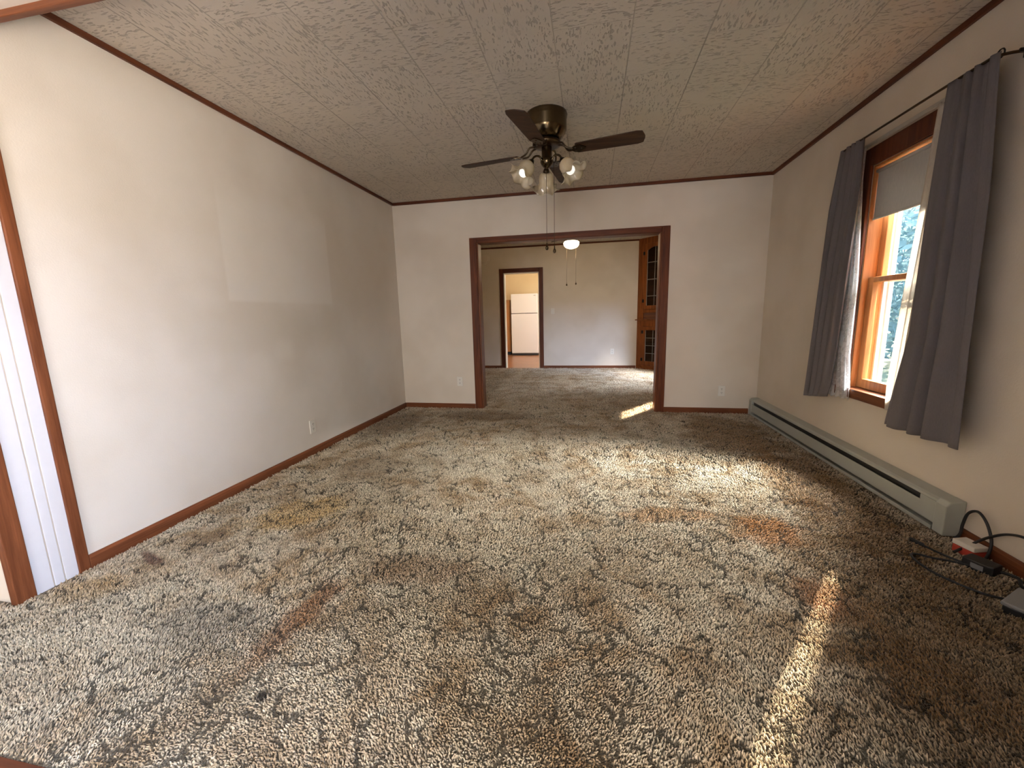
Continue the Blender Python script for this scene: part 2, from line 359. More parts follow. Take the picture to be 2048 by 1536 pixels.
# ------------------------------------------------------------------ mesh helpers
class MB:
    def __init__(s, M=None): s.v = []; s.f = []; s.sm = []; s.M = M
    def add(s, vs, fs, smooth=False):
        o = len(s.v)
        for p in vs:
            p = Vector(p); s.v.append(s.M @ p if s.M else p)
        for f in fs: s.f.append([i+o for i in f]); s.sm.append(smooth)
    def box(s, x0, x1, y0, y1, z0, z1):
        s.add([(x0,y0,z0),(x1,y0,z0),(x1,y1,z0),(x0,y1,z0),(x0,y0,z1),(x1,y0,z1),(x1,y1,z1),(x0,y1,z1)],
              [(0,3,2,1),(4,5,6,7),(0,1,5,4),(1,2,6,5),(2,3,7,6),(3,0,4,7)])
        return s
    def prism(s, poly, axis, a, b):
        """poly: 2-D points in the other two axes (cyclic order), extruded along axis from a to b"""
        def P(q, t): return {'x': (t, q[0], q[1]), 'y': (q[0], t, q[1]), 'z': (q[0], q[1], t)}[axis]
        n = len(poly)
        s.add([P(q, a) for q in poly] + [P(q, b) for q in poly],
              [tuple(range(n))[::-1], tuple(range(n, 2*n))] + [(i, (i+1) % n, n+(i+1) % n, n+i) for i in range(n)])
        return s
    def lathe(s, prof, n=32, M=None, ruffle=None, closed=False):
        M = M or Matrix()
        vs = []; fs = []
        for j, (r, z) in enumerate(prof):
            for i in range(n):
                t = 2*PI*i/n; rr, zz = r, z
                if ruffle: rr, zz = ruffle(j, t, r, z)
                vs.append(M @ Vector((rr*math.cos(t), rr*math.sin(t), zz)))
        for j in range(len(prof)-1):
            for i in range(n):
                k = (i+1) % n; fs.append((j*n+i, j*n+k, (j+1)*n+k, (j+1)*n+i))
        s.add(vs, fs, True); return s
    def tube(s, path, r, n=8, cap=True):
        path = [Vector(p) for p in path]; vs = []; fs = []
        prev = None
        for i, p in enumerate(path):
            d = (path[min(i+1, len(path)-1)] - path[max(i-1, 0)]).normalized()
            if prev is None: a = d.orthogonal().normalized()
            else: a = (prev - d*prev.dot(d)).normalized()
            prev = a; bq = d.cross(a); rr = r[i] if isinstance(r, (list, tuple)) else r
            for k in range(n):
                t = 2*PI*k/n; vs.append(p + (a*math.cos(t) + bq*math.sin(t))*rr)
        for i in range(len(path)-1):
            for k in range(n):
                q = (k+1) % n; fs.append((i*n+k, i*n+q, (i+1)*n+q, (i+1)*n+k))
        if cap: fs.append(tuple(range(n))[::-1]); fs.append(tuple(range((len(path)-1)*n, len(path)*n)))
        s.add(vs, fs, True); return s
    def sphere(s, c, r, n=16, sz=1.0):
        prof = [(max(1e-4, r*math.sin(PI*j/n)), -r*sz*math.cos(PI*j/n)) for j in range(n+1)]
        return s.lathe(prof, 2*n, Matrix.Translation(c))

def spline(pts, n=8):
    pts = [Vector(p) for p in pts]; out = []
    for i in range(len(pts)-1):
        p0 = pts[max(i-1, 0)]; p1 = pts[i]; p2 = pts[i+1]; p3 = pts[min(i+2, len(pts)-1)]
        for k in range(n):
            t = k/n
            out.append(0.5*((2*p1) + (p2-p0)*t + (2*p0-5*p1+4*p2-p3)*t*t + (3*p1-p0-3*p2+p3)*t**3))
    out.append(pts[-1]); return out

def wloc(o):
    p = Vector((0, 0, 0))
    while o: p += o.location; o = o.parent
    return p
def obj(name, mb, m, parent=None, bev=0.0, origin=None, bseg=2):
    """links mb (built in world coordinates) as one mesh; children are stored relative to their parent"""
    me = bpy.data.meshes.new(name); org = wloc(parent) if parent else Vector(origin or (0, 0, 0))
    me.from_pydata([tuple(v - org) for v in mb.v], [], mb.f); me.update()
    me.polygons.foreach_set('use_smooth', mb.sm)
    me.materials.append(m)
    o = bpy.data.objects.new(name, me); C.objects.link(o)
    if parent: o.parent = parent
    elif origin: o.location = origin
    if bev:
        b = o.modifiers.new('bevel', 'BEVEL'); b.width = bev; b.segments = bseg; b.limit_method = 'ANGLE'; b.angle_limit = math.radians(40)
    return o
def thing(name, label, cat, loc, group=None, kind=None):
    o = bpy.data.objects.new(name, None); C.objects.link(o); o.location = loc; o.empty_display_size = 0.1
    if label: o['label'] = label
    if cat: o['category'] = cat
    if group: o['group'] = group
    if kind: o['kind'] = kind
    return o
def tag(o, label, cat, group=None, kind=None):
    o['label'] = label; o['category'] = cat
    if group: o['group'] = group
    if kind: o['kind'] = kind
    return o
def struct(name, mb, m, bev=0.0, parent=None, label=None):
    o = obj(name, mb, m, parent, bev)
    if not parent: o['kind'] = 'structure'
    if label: o['label'] = label
    return o

# ------------------------------------------------------------------ the setting
W, D, D2, H, YF, H2, YK = 4.14, 4.775, 4.90, 2.50, 8.62, 2.56, 12.35
XL2 = -0.6                                   # left side of the dining room
# floors
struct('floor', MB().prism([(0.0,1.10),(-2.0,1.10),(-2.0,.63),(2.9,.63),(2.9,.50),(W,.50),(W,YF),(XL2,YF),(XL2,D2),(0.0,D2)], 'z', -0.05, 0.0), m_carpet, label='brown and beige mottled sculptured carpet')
def carpet_pile(parent):
    import numpy as np
    rng = np.random.default_rng(5)
    # carved arcs of the sculptured pattern, rasterised on a 4 mm grid
    cell = .004; gx, gy = int(6.3/cell), int(4.5/cell); X0, Y0 = -2.0, .62
    deep = np.zeros((gx, gy), np.float32)
    na = 3600
    for _ in range(na):
        cx_, cy_ = rng.uniform(-2, 4.2), rng.uniform(.6, 5.0); r = rng.uniform(.018, .075)*(1.0 if rng.random() < .65 else 1.8)
        a0 = rng.choice([.0, .9, 2.2, 3.6, 5.1]) + rng.normal(0, .5); span = rng.uniform(.7, 2.2)*min(1.0, .05/r + .45); k = max(6, int(r*span/.0025))
        t = np.linspace(0, 1, k); a = a0 + span*(t-.5); rr = r*(1 + .10*np.sin(7*t + rng.uniform(0, 6)) + .05*np.sin(19*t + rng.uniform(0, 6)))
        px = cx_ + rr*np.cos(a); py = cy_ + rr*np.sin(a); wd = rng.uniform(0.35, 0.95)
        for q in range(k):
            w_ = wd*math.sin(PI*min(.98, max(.02, t[q])))**.5
            i, j = (px[q]-X0)/cell, (py[q]-Y0)/cell; n_ = 4
            for di in range(-n_, n_+1):
                for dj in range(-n_, n_+1):
                    ii, jj = int(i)+di, int(j)+dj
                    if 0 <= ii < gx and 0 <= jj < gy:
                        d = math.hypot(ii+.5-i, jj+.5-j)
                        v = 1.0 if d < w_ else max(0.0, 1 - (d-w_)/1.5)
                        if v > deep[ii, jj]: deep[ii, jj] = v
    P = []
    for (y0, y1, sp) in ((.632, 1.75, .0066), (1.75, 3.0, .0086), (3.0, 4.90, .0125), (4.90, 8.60, .019)):
        xs = np.arange(-.9 if y0 < 1 else (XL2+.02 if y0 > 4.5 else .01), W-.02, sp); ys = np.arange(y0, y1, sp)
        g_ = np.stack(np.meshgrid(xs, ys, indexing='ij'), -1).reshape(-1, 2) + rng.uniform(-.45, .45, (len(xs)*len(ys), 2))*sp
        P.append(np.c_[g_, np.full(len(g_), sp)])
    P = np.concatenate(P); x, y, sp = P.T
    keep = y > .632
    keep &= ~((x < .02) & (y > 1.08) & (y < 4.9)) & ~((y > 4.765) & (y < 4.91) & ((x < 1.04) | (x > 3.08))) & (x + y < 11.86)
    # only what the picture or a step beside it can see at the near edge
    keep &= ~((x < -.5) & (y < 4.5) & (y > 1.08))
    dv = deep[np.clip(((x-X0)/cell).astype(int), 0, gx-1), np.clip(((y-Y0)/cell).astype(int), 0, gy-1)]
    x, y, sp, dv = x[keep], y[keep], sp[keep], dv[keep]; n = len(x)
    hgt = (rng.uniform(.009, .016, n))*(1 - .55*dv)*np.sqrt(sp/.0075)
    # nap direction drifts over the carpet
    ang = 1.2*np.sin(2.1*x + 1.3*y) + 1.4*np.sin(1.7*y - 2.3*x + 1) + rng.normal(0, .9, n)
    lean = rng.uniform(.1, .8, n)*hgt
    lx, ly = np.cos(ang)*lean, np.sin(ang)*lean
    rad = sp*rng.uniform(.34, .52, n); ph = rng.uniform(0, 6.28, n)
    V = np.zeros((n, 9, 3), np.float32)
    for lev, (f, rs) in enumerate(((0, .85), (.62, 1.0), (1.0, .5))):
        for k in range(3):
            a = ph + k*2*PI/3 + lev*.7
            V[:, lev*3+k, 0] = x + lx*f*f + rad*rs*np.cos(a); V[:, lev*3+k, 1] = y + ly*f*f + rad*rs*np.sin(a); V[:, lev*3+k, 2] = -.001 + hgt*f
    F4 = np.array([[l*3+k, l*3+(k+1) % 3, l*3+3+(k+1) % 3, l*3+3+k] for l in (0, 1) for k in range(3)])
    base = np.arange(n)[:, None]*9
    quads = (base[:, :, None] + F4[None]).reshape(-1, 4); tris = (base + np.array([[6, 7, 8]])).reshape(-1, 3)
    me = bpy.data.meshes.new('carpet_pile')
    me.vertices.add(n*9); me.vertices.foreach_set('co', V.ravel())
    nl = quads.size + tris.size; me.loops.add(nl); me.loops.foreach_set('vertex_index', np.concatenate([quads.ravel(), tris.ravel()]).astype(np.int32))
    np_ = len(quads) + len(tris); me.polygons.add(np_)
    st_ = np.concatenate([np.arange(len(quads))*4, quads.size + np.arange(len(tris))*3]).astype(np.int32)
    me.polygons.foreach_set('loop_start', st_); me.polygons.foreach_set('use_smooth', np.ones(np_, bool))
    me.update(calc_edges=True); me.validate()
    at = me.attributes.new('groove', 'FLOAT', 'POINT'); at.data.foreach_set('value', np.repeat(dv, 9).astype(np.float32))
    me.materials.append(m_pile)
    o = bpy.data.objects.new('carpet_pile', me); C.objects.link(o); o.parent = parent; o['kind'] = 'stuff'
    return o
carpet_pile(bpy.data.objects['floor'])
struct('floor_front', MB().box(-2.0, 3.0, -3.3, .63, -0.05, -0.012), m_hfloor)
struct('floor_kitchen', MB().box(-1.2, 3.2, YF, YK, -0.05, 0.0), m_kfloor, label='brown vinyl kitchen floor')
# ceilings
struct('ceiling', MB().box(-0.2, W, 1.10, D+.06, H, H+.15), m_ceil, label='tan pitted ceiling planks with long seams')
struct('ceiling_dining', MB().box(XL2, W, D2-.06, YF, H2, H2+.09), m_ceil)
struct('ceiling_kitchen', MB().box(-1.2, 3.2, YF+.12, YK, H2, H2+.09), m_white)
struct('ceiling_front', MB().box(-2.0, W, -3.3, 1.10, H, H+.15), m_white)
# walls of the living room
struct('wall_left', MB().box(-0.22, 0.0, 1.32, D2, 0.0, H), m_wall_left, label='off-white wall with a paler rectangle where a picture hung')
OX0, OX1, OZ = 1.03, 3.09, 1.985             # cased opening to the dining room
mbw = MB(); mbw.box(-0.0, OX0, D, D2, 0, 2.6); mbw.box(OX1, W, D, D2, 0, 2.6); mbw.box(OX0, OX1, D, D2, OZ, 2.6)
struct('wall_far', mbw, m_wall)
WY0, WY1, WZ0, WZ1 = 2.69, 3.21, 0.575, 2.04
VY0, VY1, VZ0, VZ1 = 6.42, 6.98, 0.55, 1.32
mbw = MB(); XO = W + 0.18
def right_wall(a, b, z0=0.0, z1=2.65): mbw.box(W, XO, a, b, z0, z1)
right_wall(0.5, WY0); right_wall(WY1, VY0); right_wall(VY1, YF+.12)
right_wall(WY0, WY1, 0, WZ0); right_wall(WY0, WY1, WZ1, 2.65); right_wall(VY0, VY1, 0, VZ0); right_wall(VY0, VY1, VZ1, 2.65)
struct('wall_right', mbw, m_wall)
# wall and header between the living room and the front room
struct('wall_near_header', MB().box(0.0, W, 1.10, 1.32, 2.30, H), m_wall)
struct('wall_near_left', MB().box(-2.0, 0.0, 1.10, 1.32, 0, H), m_wall)
# front room
struct('wall_front_left', MB().box(-2.2, -2.0, -3.3, 1.32, 0, 2.65), m_wall)
mbw = MB(); mbw.box(2.90, 3.05, -3.3, -1.55, 0, 2.65); mbw.box(2.90, 3.05, .05, .50, 0, 2.65); mbw.box(2.90, 3.05, -1.55, .05, 0, .65); mbw.box(2.90, 3.05, -1.55, .05, 2.12, 2.65)
struct('wall_front_right', mbw, m_wall)
struct('wall_front_return', MB().box(3.05, W, 0.38, 0.50, 0, 2.65), m_wall)
mbw = MB()
for a, b in ((-2.2, 1.3), (2.2, 2.9)): mbw.box(a, b, -3.32, -3.2, 0, 2.65)
mbw.box(1.3, 2.2, -3.32, -3.2, 0, .7); mbw.box(1.3, 2.2, -3.32, -3.2, 2.2, 2.65)
struct('wall_front_back', mbw, m_wall)
# dining room
struct('wall_dining_left', MB().box(XL2-.2, XL2, D2, YF, 0, 2.65), m_wall)
struct('wall_dining_near', MB().box(XL2, 0.0, D2-.08, D2, 0, 2.65), m_wall)
KX0, KX1, KZ = 0.53, 1.285, 2.03
mbw = MB(); mbw.box(XL2, KX0, YF, YF+.12, 0, 2.65); mbw.box(KX1, W, YF, YF+.12, 0, 2.65); mbw.box(KX0, KX1, YF, YF+.12, KZ, 2.65)
struct('wall_dining_far', mbw, m_wall)
# kitchen
struct('wall_kitchen_far', MB().box(-1.2, 3.2, YK, YK+.15, 0, 2.65), m_kitchen_wall)
struct('wall_kitchen_left', MB().box(-1.35, -1.2, YF, YK+.15, 0, 2.65), m_kitchen_wall)
mbw = MB(); mbw.box(3.2, 3.35, YF+.12, 9.7, 0, 2.65); mbw.box(3.2, 3.35, 10.9, YK, 0, 2.65); mbw.box(3.2, 3.35, 9.7, 10.9, 0, .9); mbw.box(3.2, 3.35, 9.7, 10.9, 2.1, 2.65)
struct('wall_kitchen_right', mbw, m_kitchen_wall)

# ------------------------------------------------------------------ trim
T = 0.02
struct('trim_1', MB().box(0, T, 1.34, D, H-.028, H), m_trim['y'], 0.003)                 # ceiling edge, left wall
struct('trim_2', MB().box(T, W-T, D-T, D, H-.03, H), m_trim['x'], 0.003)                 # ceiling edge, far wall
struct('trim_3', MB().box(W-T, W, 1.34, D, H-.032, H), m_trim['y'], 0.003)               # ceiling edge, right wall
struct('trim_4', MB().box(XL2, 3.27, YF-T, YF, H2-.03, H2), m_trim['x'], 0.003)          # ceiling edge, dining room
def baseboard(mb, axis, a, b, wallpos, sgn, h=.068, t=.016):
    p = [(wallpos, 0), (wallpos+sgn*t, 0), (wallpos+sgn*t, h-.012), (wallpos+sgn*t*.5, h), (wallpos, h)]
    mb.prism(p, axis, a, b)
def bb(name, axis, a, b, wallpos, sgn, **k):
    mb = MB(); baseboard(mb, axis, a, b, wallpos, sgn, **k); struct(name, mb, m_base[axis], 0.002)
bb('baseboard_left', 'y', 1.345, D, 0.0, 1)
bb('baseboard_far_left', 'x', 0.016, OX0-.09, D, -1)
bb('baseboard_far_right', 'x', OX1+.085, W-.08, D, -1)
bb('baseboard_right', 'y', 0.5, 2.205, W, -1)
bb('baseboard_dining_left', 'x', XL2, KX0-.09, YF, -1)
bb('baseboard_dining_far', 'x', KX1+.085, 3.26, YF, -1)
bb('baseboard_kitchen', 'x', -1.2, 2.0, YK, -1)
# cased opening to the dining room: casing boards and jamb boards
def casing(name, x0, x1, zt, y, sgn, wd, th, mx, mz, head=None):
    head = head or wd; ya, yb = sorted((y, y + sgn*th))
    struct(name, MB().box(x0-wd, x0, ya, yb, 0, zt+head), mz, 0.004)
    struct(name, MB().box(x1, x1+wd, ya, yb, 0, zt+head), mz, 0.004)
    struct(name, MB().box(x0, x1, ya, yb, zt, zt+head), mx, 0.004)
casing('trim_5', OX0-.0, OX1, OZ, D, -1, .085, .02, m_case['x'], m_case['z'], .062)
casing('trim_6', OX0-.0, OX1, OZ, D2, 1, .085, .02, m_case['x'], m_case['z'], .062)
jm = MB(); jm.box(OX0-.001, OX0+.016, D-.004, D2+.004, 0, OZ); struct('trim_7', jm, m_base['z'], 0.003)
jm = MB(); jm.box(OX1-.016, OX1+.001, D-.004, D2+.004, 0, OZ); struct('trim_7', jm, m_base['z'], 0.003)
struct('trim_7', MB().box(OX0+.016, OX1-.016, D-.004, D2+.004, OZ-.003, OZ+.001), m_base['x'], 0.003)
# kitchen doorway
casing('trim_8', KX0, KX1, KZ, YF, -1, .085, .02, m_trim['x'], m_trim['z'], .085)
struct('trim_9', MB().box(KX0, KX0+.018, YF-.002, YF+.14, 0, KZ), m_cream, 0.003)
struct('trim_9', MB().box(KX1-.018, KX1, YF-.002, YF+.14, 0, KZ), m_cream, 0.003)
struct('trim_9', MB().box(KX0, KX1, YF-.002, YF+.14, KZ-.018, KZ), m_cream, 0.003)
# near opening at the left: room-side strip, white grooved reveal, front-room strip, header strips
struct('trim_10', MB().box(0.0, .014, 1.302, 1.345, 0, H), m_base['z'], 0.004)
mb = MB()
for a, b in ((1.150, 1.211), (1.216, 1.250), (1.255, 1.302)): mb.box(0.0, .006, a, b, 0, 2.30)
struct('trim_11', mb, m_reveal, 0.002)
struct('trim_12', MB().box(-0.02, .016, 1.085, 1.150, 0, H), m_base['z'], 0.004)
struct('trim_13', MB().box(.014, W, 1.318, 1.345, 2.278, 2.40), m_base['x'], 0.004)
# carpet edge strip at the front room
struct('trim_14', MB().prism([(.585, -.012), (.629, -.012), (.627, .004), (.595, .002)], 'x', -2.0, 2.9), m_trim['x'])

# ------------------------------------------------------------------ living room window
win = thing('window_1', 'wooden double-hung window with half-drawn shade, between the grey curtains', None, (W, 2.95, WZ0), kind='structure')
cz = MB(); cz.box(W-.02, W, WY0-.09, WY0, WZ0, WZ1+.115); cz.box(W-.02, W, WY1, WY1+.09, WZ0, WZ1+.115); cz.box(W-.02, W, WY0, WY1, WZ1, WZ1+.115)
obj('casing', cz, m_trim['z'], win, .004)
jb = MB(); jb.box(W, W+.15, WY0, WY0+.012, WZ0, WZ1); jb.box(W, W+.15, WY1-.012, WY1, WZ0, WZ1); jb.box(W, W+.15, WY0+.012, WY1-.012, WZ1-.012, WZ1)
obj('jamb', jb, m_oak['z'], win, .002)
st = MB(); st.box(W-.012, W+.16, WY0-.0, WY1+.0, WZ0-.0, WZ0+.018); st.box(W-.045, W-.001, WY0-.10, WY1+.10, WZ0-.045, WZ0+.018)
obj('stool', st, m_base['y'], win, .004)
def sash(name, x0, x1, z0, z1, stile, bot, top):
    s = MB(); a, b = WY0+.014, WY1-.014
    s.box(x0, x1, a, a+stile, z0, z1); s.box(x0, x1, b-stile, b, z0, z1); s.box(x0, x1, a+stile, b-stile, z0, z0+bot); s.box(x0, x1, a+stile, b-stile, z1-top, z1)
    o = obj(name, s, m_oak['z'], win, .004)
    xm = (x0+x1)/2
    obj('glass_pane', MB().box(xm-.0015, xm+.0015, a+stile-.004, b-stile+.004, z0+bot-.004, z1-top+.004), m_glass, o)
    return o
sash('lower_sash', W+.035, W+.070, WZ0+.02, 1.335, .050, .062, .034)
sash('upper_sash', W+.078, W+.113, 1.302, WZ1-.014, .050, .034, .05)
sf = MB()
for x0, x1, wd in ((W+.120, W+.143, .028), (W+.143, W+.168, .042)):
    a, b = WY0+.002, WY1-.002
    sf.box(x0, x1, a, a+wd, WZ0+.02, WZ1-.01); sf.box(x0, x1, b-wd, b, WZ0+.02, WZ1-.01); sf.box(x0, x1, a+wd, b-wd, WZ0+.02, WZ0+.02+wd*.6); sf.box(x0, x1, a+wd, b-wd, WZ1-.01-wd, WZ1-.01)
sf.box(W+.147, W+.163, WY0+.042, WY1-.042, 1.30, 1.325)
o = obj('storm_frame', sf, m_vinyl, win, .002); o['label'] = 'white storm window frame'
# shade
sh = thing('roller_shade', 'grey roller shade pulled down over the top of the window', 'window shade', (W+.02, 2.95, 2.0))
mb = MB(); n = 14
for j in range(n+1):
    pass
mb.box(W+.0215, W+.0228, WY0+.016, WY1-.016, 1.712, 2.0)
obj('shade_cloth', mb, m_shade, sh)
obj('hem_bar', MB().box(W+.0165, W+.0275, WY0+.014, WY1-.014, 1.700, 1.714), m_shade, sh, .003)
obj('roller', MB().tube([(W+.018, WY0+.013, 2.003), (W+.018, WY1-.013, 2.003)], .011, 12), m_shade, sh)

# dining room window (around the corner of the opening)
w2 = thing('window_2', 'dining room window beside the corner cabinet', None, (W, 6.7, VZ0), kind='structure')
mb = MB(); mb.box(W-.02, W, VY0-.09, VY0, VZ0-.04, VZ1+.1); mb.box(W-.02, W, VY1, VY1+.09, VZ0-.04, VZ1+.1); mb.box(W-.02, W, VY0, VY1, VZ1, VZ1+.1); mb.box(W-.05, W+.1, VY0, VY1, VZ0-.04, VZ0)
obj('casing', mb, m_trim['z'], w2, .003)

# ------------------------------------------------------------------ curtains
def interp(pts, z):
    pts = sorted(pts, key=lambda p: -p[1])
    if z >= pts[0][1]: return pts[0][0]
    for (y0, z0), (y1, z1) in zip(pts, pts[1:]):
        if z >= z1: return y0 + (y1-y0)*(z0-z)/(z0-z1)
    return pts[-1][0]
def curtain(name, label, cat, xb, left, right, ztop, zb0, zb1, nfold, amp0, amp1, m, seed, thick=.0022, scallop=0, flare=0.0, group=None):
    rnd = random.Random(seed); nu, nv = 120, 60; ph = [rnd.uniform(0, 6.28) for _ in range(4)]
    mb = MB(); vs = []; fs = []
    for j in range(nv+1):
        t = j/nv
        for i in range(nu+1):
            u = i/nu
            zbot = zb0 + (zb1-zb0)*u
            if scallop: zbot += 0.010*abs(math.sin(u*PI*scallop))
            z = ztop + (zbot-ztop)*t
            ya, yb = interp(left, z), interp(right, z)
            uu = u + 0.03*math.sin(2*PI*u*1.5 + ph[0]) + 0.012*math.sin(5*t + ph[1] + 7*u)
            A = amp0 + (amp1-amp0)*min(1, t*1.4)
            fold = math.sin(2*PI*nfold*uu + ph[2] + 0.5*t) + 0.35*math.sin(2*PI*nfold*2.3*uu + ph[3])*(1-0.5*t)
            fold = math.copysign(abs(fold)**0.8, fold)
            x = xb - flare*t + A*fold
            y = ya + (yb-ya)*u + A*0.5*math.cos(2*PI*nfold*uu + ph[2])*math.sin(PI*u)
            vs.append((x, y, z))
    for j in range(nv):
        for i in range(nu):
            a = j*(nu+1)+i; fs.append((a, a+1, a+nu+2, a+nu+1))
    mb.add(vs, fs, True)
    o = obj(name, mb, m)
    sd = o.modifiers.new('thickness', 'SOLIDIFY'); sd.thickness = thick; sd.offset = 0
    tag(o, label, cat, group); return o
RL = [(2.556,2.187),(2.578,1.677),(2.60,0.993),(2.70,0.469)]; RR = [(2.279,2.149),(2.227,1.63),(2.205,1.248),(2.16,0.47)]
LL = [(3.400,2.21),(3.474,1.835),(3.574,0.456)]; LR = [(3.164,2.18),(3.144,1.885),(3.187,1.445),(3.264,0.599),(3.297,0.50)]
curtain('window_curtain', 'near grey curtain panel, right of the window, wide and dark', 'curtain', 4.045, RR, RL, 2.195, .475, .455, 4, .012, .022, m_drape, 3)
curtain('window_curtain', 'far grey curtain panel, left of the window, gathered beside white lace', 'curtain', 4.045, LR, LL, 2.205, .50, .455, 4, .012, .022, m_drape, 11)
curtain('lace_curtain', 'white lace curtain with scalloped hem at the far side of the window', 'curtain', 4.092, [(3.215,2.15),(3.215,1.969),(3.162,1.491),(3.147,1.32),(3.140,0.82),(3.098,0.589)], [(3.36,2.15),(3.36,.5)], 2.16, .512, .50, 5, .006, .010, m_lace, 5, .0012, 9)
curtain('lace_curtain', 'narrow strip of sheer lining at the inner edge of the near curtain', 'curtain', 4.092, [(2.50,2.15),(2.60,.53)], [(2.66,2.15),(2.693,1.696),(2.737,1.198),(2.768,0.665),(2.758,0.53)], 2.16, .53, .53, 4, .006, .008, m_sheer, 8, .0012)
rod = thing('curtain_rod', 'dark curtain rod holding the grey curtains above the window', 'curtain rod', (4.06, 2.95, 2.195))
pth = spline([(W-.001, 3.43, 2.20), (4.085, 3.425, 2.20), (4.055, 3.40, 2.20), (4.045, 3.30, 2.20), (4.045, 2.40, 2.193), (4.055, 2.315, 2.19), (4.085, 2.295, 2.19), (W-.001, 2.29, 2.19)], 6)
obj('rod', MB().tube(pth, .0065, 8), m_brassd, rod)
for y in (2.285, 3.435):
    obj('bracket', MB().box(W-.006, W, y-.012, y+.012, 2.165, 2.22).box(W-.03, W-.006, y-.004, y+.004, 2.185, 2.20), m_blackm, rod, .002)
ir = thing('curtain_rod', 'flat white inner rod carrying the lace above the window', 'curtain rod', (4.095, 2.95, 2.165))
obj('rod', MB().box(4.090, 4.098, 2.45, 3.37, 2.150, 2.174), m_steel, ir, .003)
for y in (2.447, 3.373): obj('bracket', MB().box(4.090, W, y-.003, y+.003, 2.150, 2.174), m_steel, ir, .001)
# hook ring at the near end of the rod
rg = MB(); M0 = Matrix.Translation((4.075, 2.325, 2.205)) @ Matrix.Rotation(PI/2, 4, 'Y')
rg.tube([M0 @ Vector((.018*math.cos(t), .018*math.sin(t), 0)) for t in [2*PI*i/24 for i in range(25)]], .003, 6, False)
obj('hook_ring', rg, m_blackm, rod)

# ------------------------------------------------------------------ baseboard heater
ht = thing('baseboard_heater', 'long grey-green electric baseboard heater along the right wall', 'heater', (4.10, 3.47, .02))
ya, yb = 2.27, 4.675
obj('back_plate', MB().box(W-.008, W-.001, ya, yb, .022, .195), m_heater, ht)
obj('top_cover', MB().prism([(W-.001,.198),(4.078,.188),(4.066,.180),(4.066,.166),(4.070,.166),(4.072,.180),(4.08,.184),(W-.001,.192)], 'y', ya, yb), m_heater, ht)
fp = MB(); fp.box(4.060, 4.065, ya, yb, .058, .138); fp.box(4.060, 4.065, ya, ya+.10, .138, .168)
fp.prism([(4.065,.058),(4.060,.058),(4.068,.048),(4.072,.048)], 'y', ya, yb)
obj('front_panel', fp, m_heater, ht)
obj('lower_lip', MB().prism([(4.052,.020),(4.064,.020),(W-.001,.020),(W-.001,.026),(4.064,.026),(4.058,.040),(4.052,.040)], 'y', ya, yb), m_heater, ht)
el = MB(); el.box(4.075, W-.01, ya+.02, yb-.02, .045, .160)
obj('heating_element', el, m_heaterd, ht)
for a, b in ((2.205, 2.27), (4.675, 4.74)):
    obj('end_cap', MB().prism([(W-.001,.018),(4.056,.018),(4.056,.170),(4.074,.192),(W-.001,.202)], 'y', a, b), m_heater, ht, .005)

# ------------------------------------------------------------------ outlets, switch, flue cover
def plate_thing(name, label, cat, M, group=None, switch=False):
    o = thing(name, label, cat, M.translation, group); P = lambda: MB(M)
    obj('cover_plate', P().box(-.036, .036, 0, .007, -.058, .058), m_ivory, o, .004)
    if switch:
        obj('toggle', P().box(-.006, .006, .007, .018, -.010, .014), m_ivory, o, .002)
    else:
        for z in (-.021, .021):
            r = obj('receptacle', P().prism([(-.017, z-.008), (-.010, z-.014), (.010, z-.014), (.017, z-.008), (.017, z+.008), (.010, z+.014), (-.010, z+.014), (-.017, z+.008)], 'y', .007, .0095), m_ivory, o)
            s = P()
            for x in (-.006, .006): s.box(x-.0016, x+.0016, .0093, .0099, z-.002, z+.008)
            s.box(-.0025, .0025, .0093, .0099, z-.011, z-.006)
            obj('slots', s, m_slot, r)
    obj('screw', P().lathe([(.0001, .0), (.003, .0), (.003, .0015), (.0001, .0018)], 10, Matrix.Translation((0, .007, 0)) @ Matrix.Rotation(-PI/2, 4, 'X')), m_steel, o)
    return o
FY = Matrix.Rotation(PI, 4, 'Z')             # plate facing -y
plate_thing('wall_outlet', 'ivory outlet low on the far wall, left of the wide opening', 'outlet', Matrix.Translation((.75, D, .350)) @ FY)
plate_thing('wall_outlet', 'ivory outlet low on the far wall between opening and heater', 'outlet', Matrix.Translation((3.78, D, .262)) @ FY)
plate_thing('wall_outlet', 'white outlet low on the long left wall', 'outlet', Matrix.Translation((0, 2.985, .245)) @ Matrix.Rotation(-PI/2, 4, 'Z'))
plate_thing('wall_outlet', 'white outlet on the dining room wall, seen through the opening', 'outlet', Matrix.Translation((2.79, YF, .36)) @ FY)
plate_thing('light_switch', 'light switch on the dining room wall beside the kitchen doorway', 'light switch', Matrix.Translation((1.563, YF, 1.215)) @ FY, None, True)
fc = MB(); fc.lathe([(.0001, .02), (.07, .02), (.095, .014), (.10, .006), (.118, .012), (.125, .004), (.125, 0)], 40, Matrix.Translation((.125, YF, 2.35)) @ Matrix.Rotation(PI/2, 4, 'X'))
tag(obj('flue_cover', fc, m_wall, origin=(.125, YF, 2.35)), 'round wall-coloured flue cover high on the dining room wall', 'flue cover')

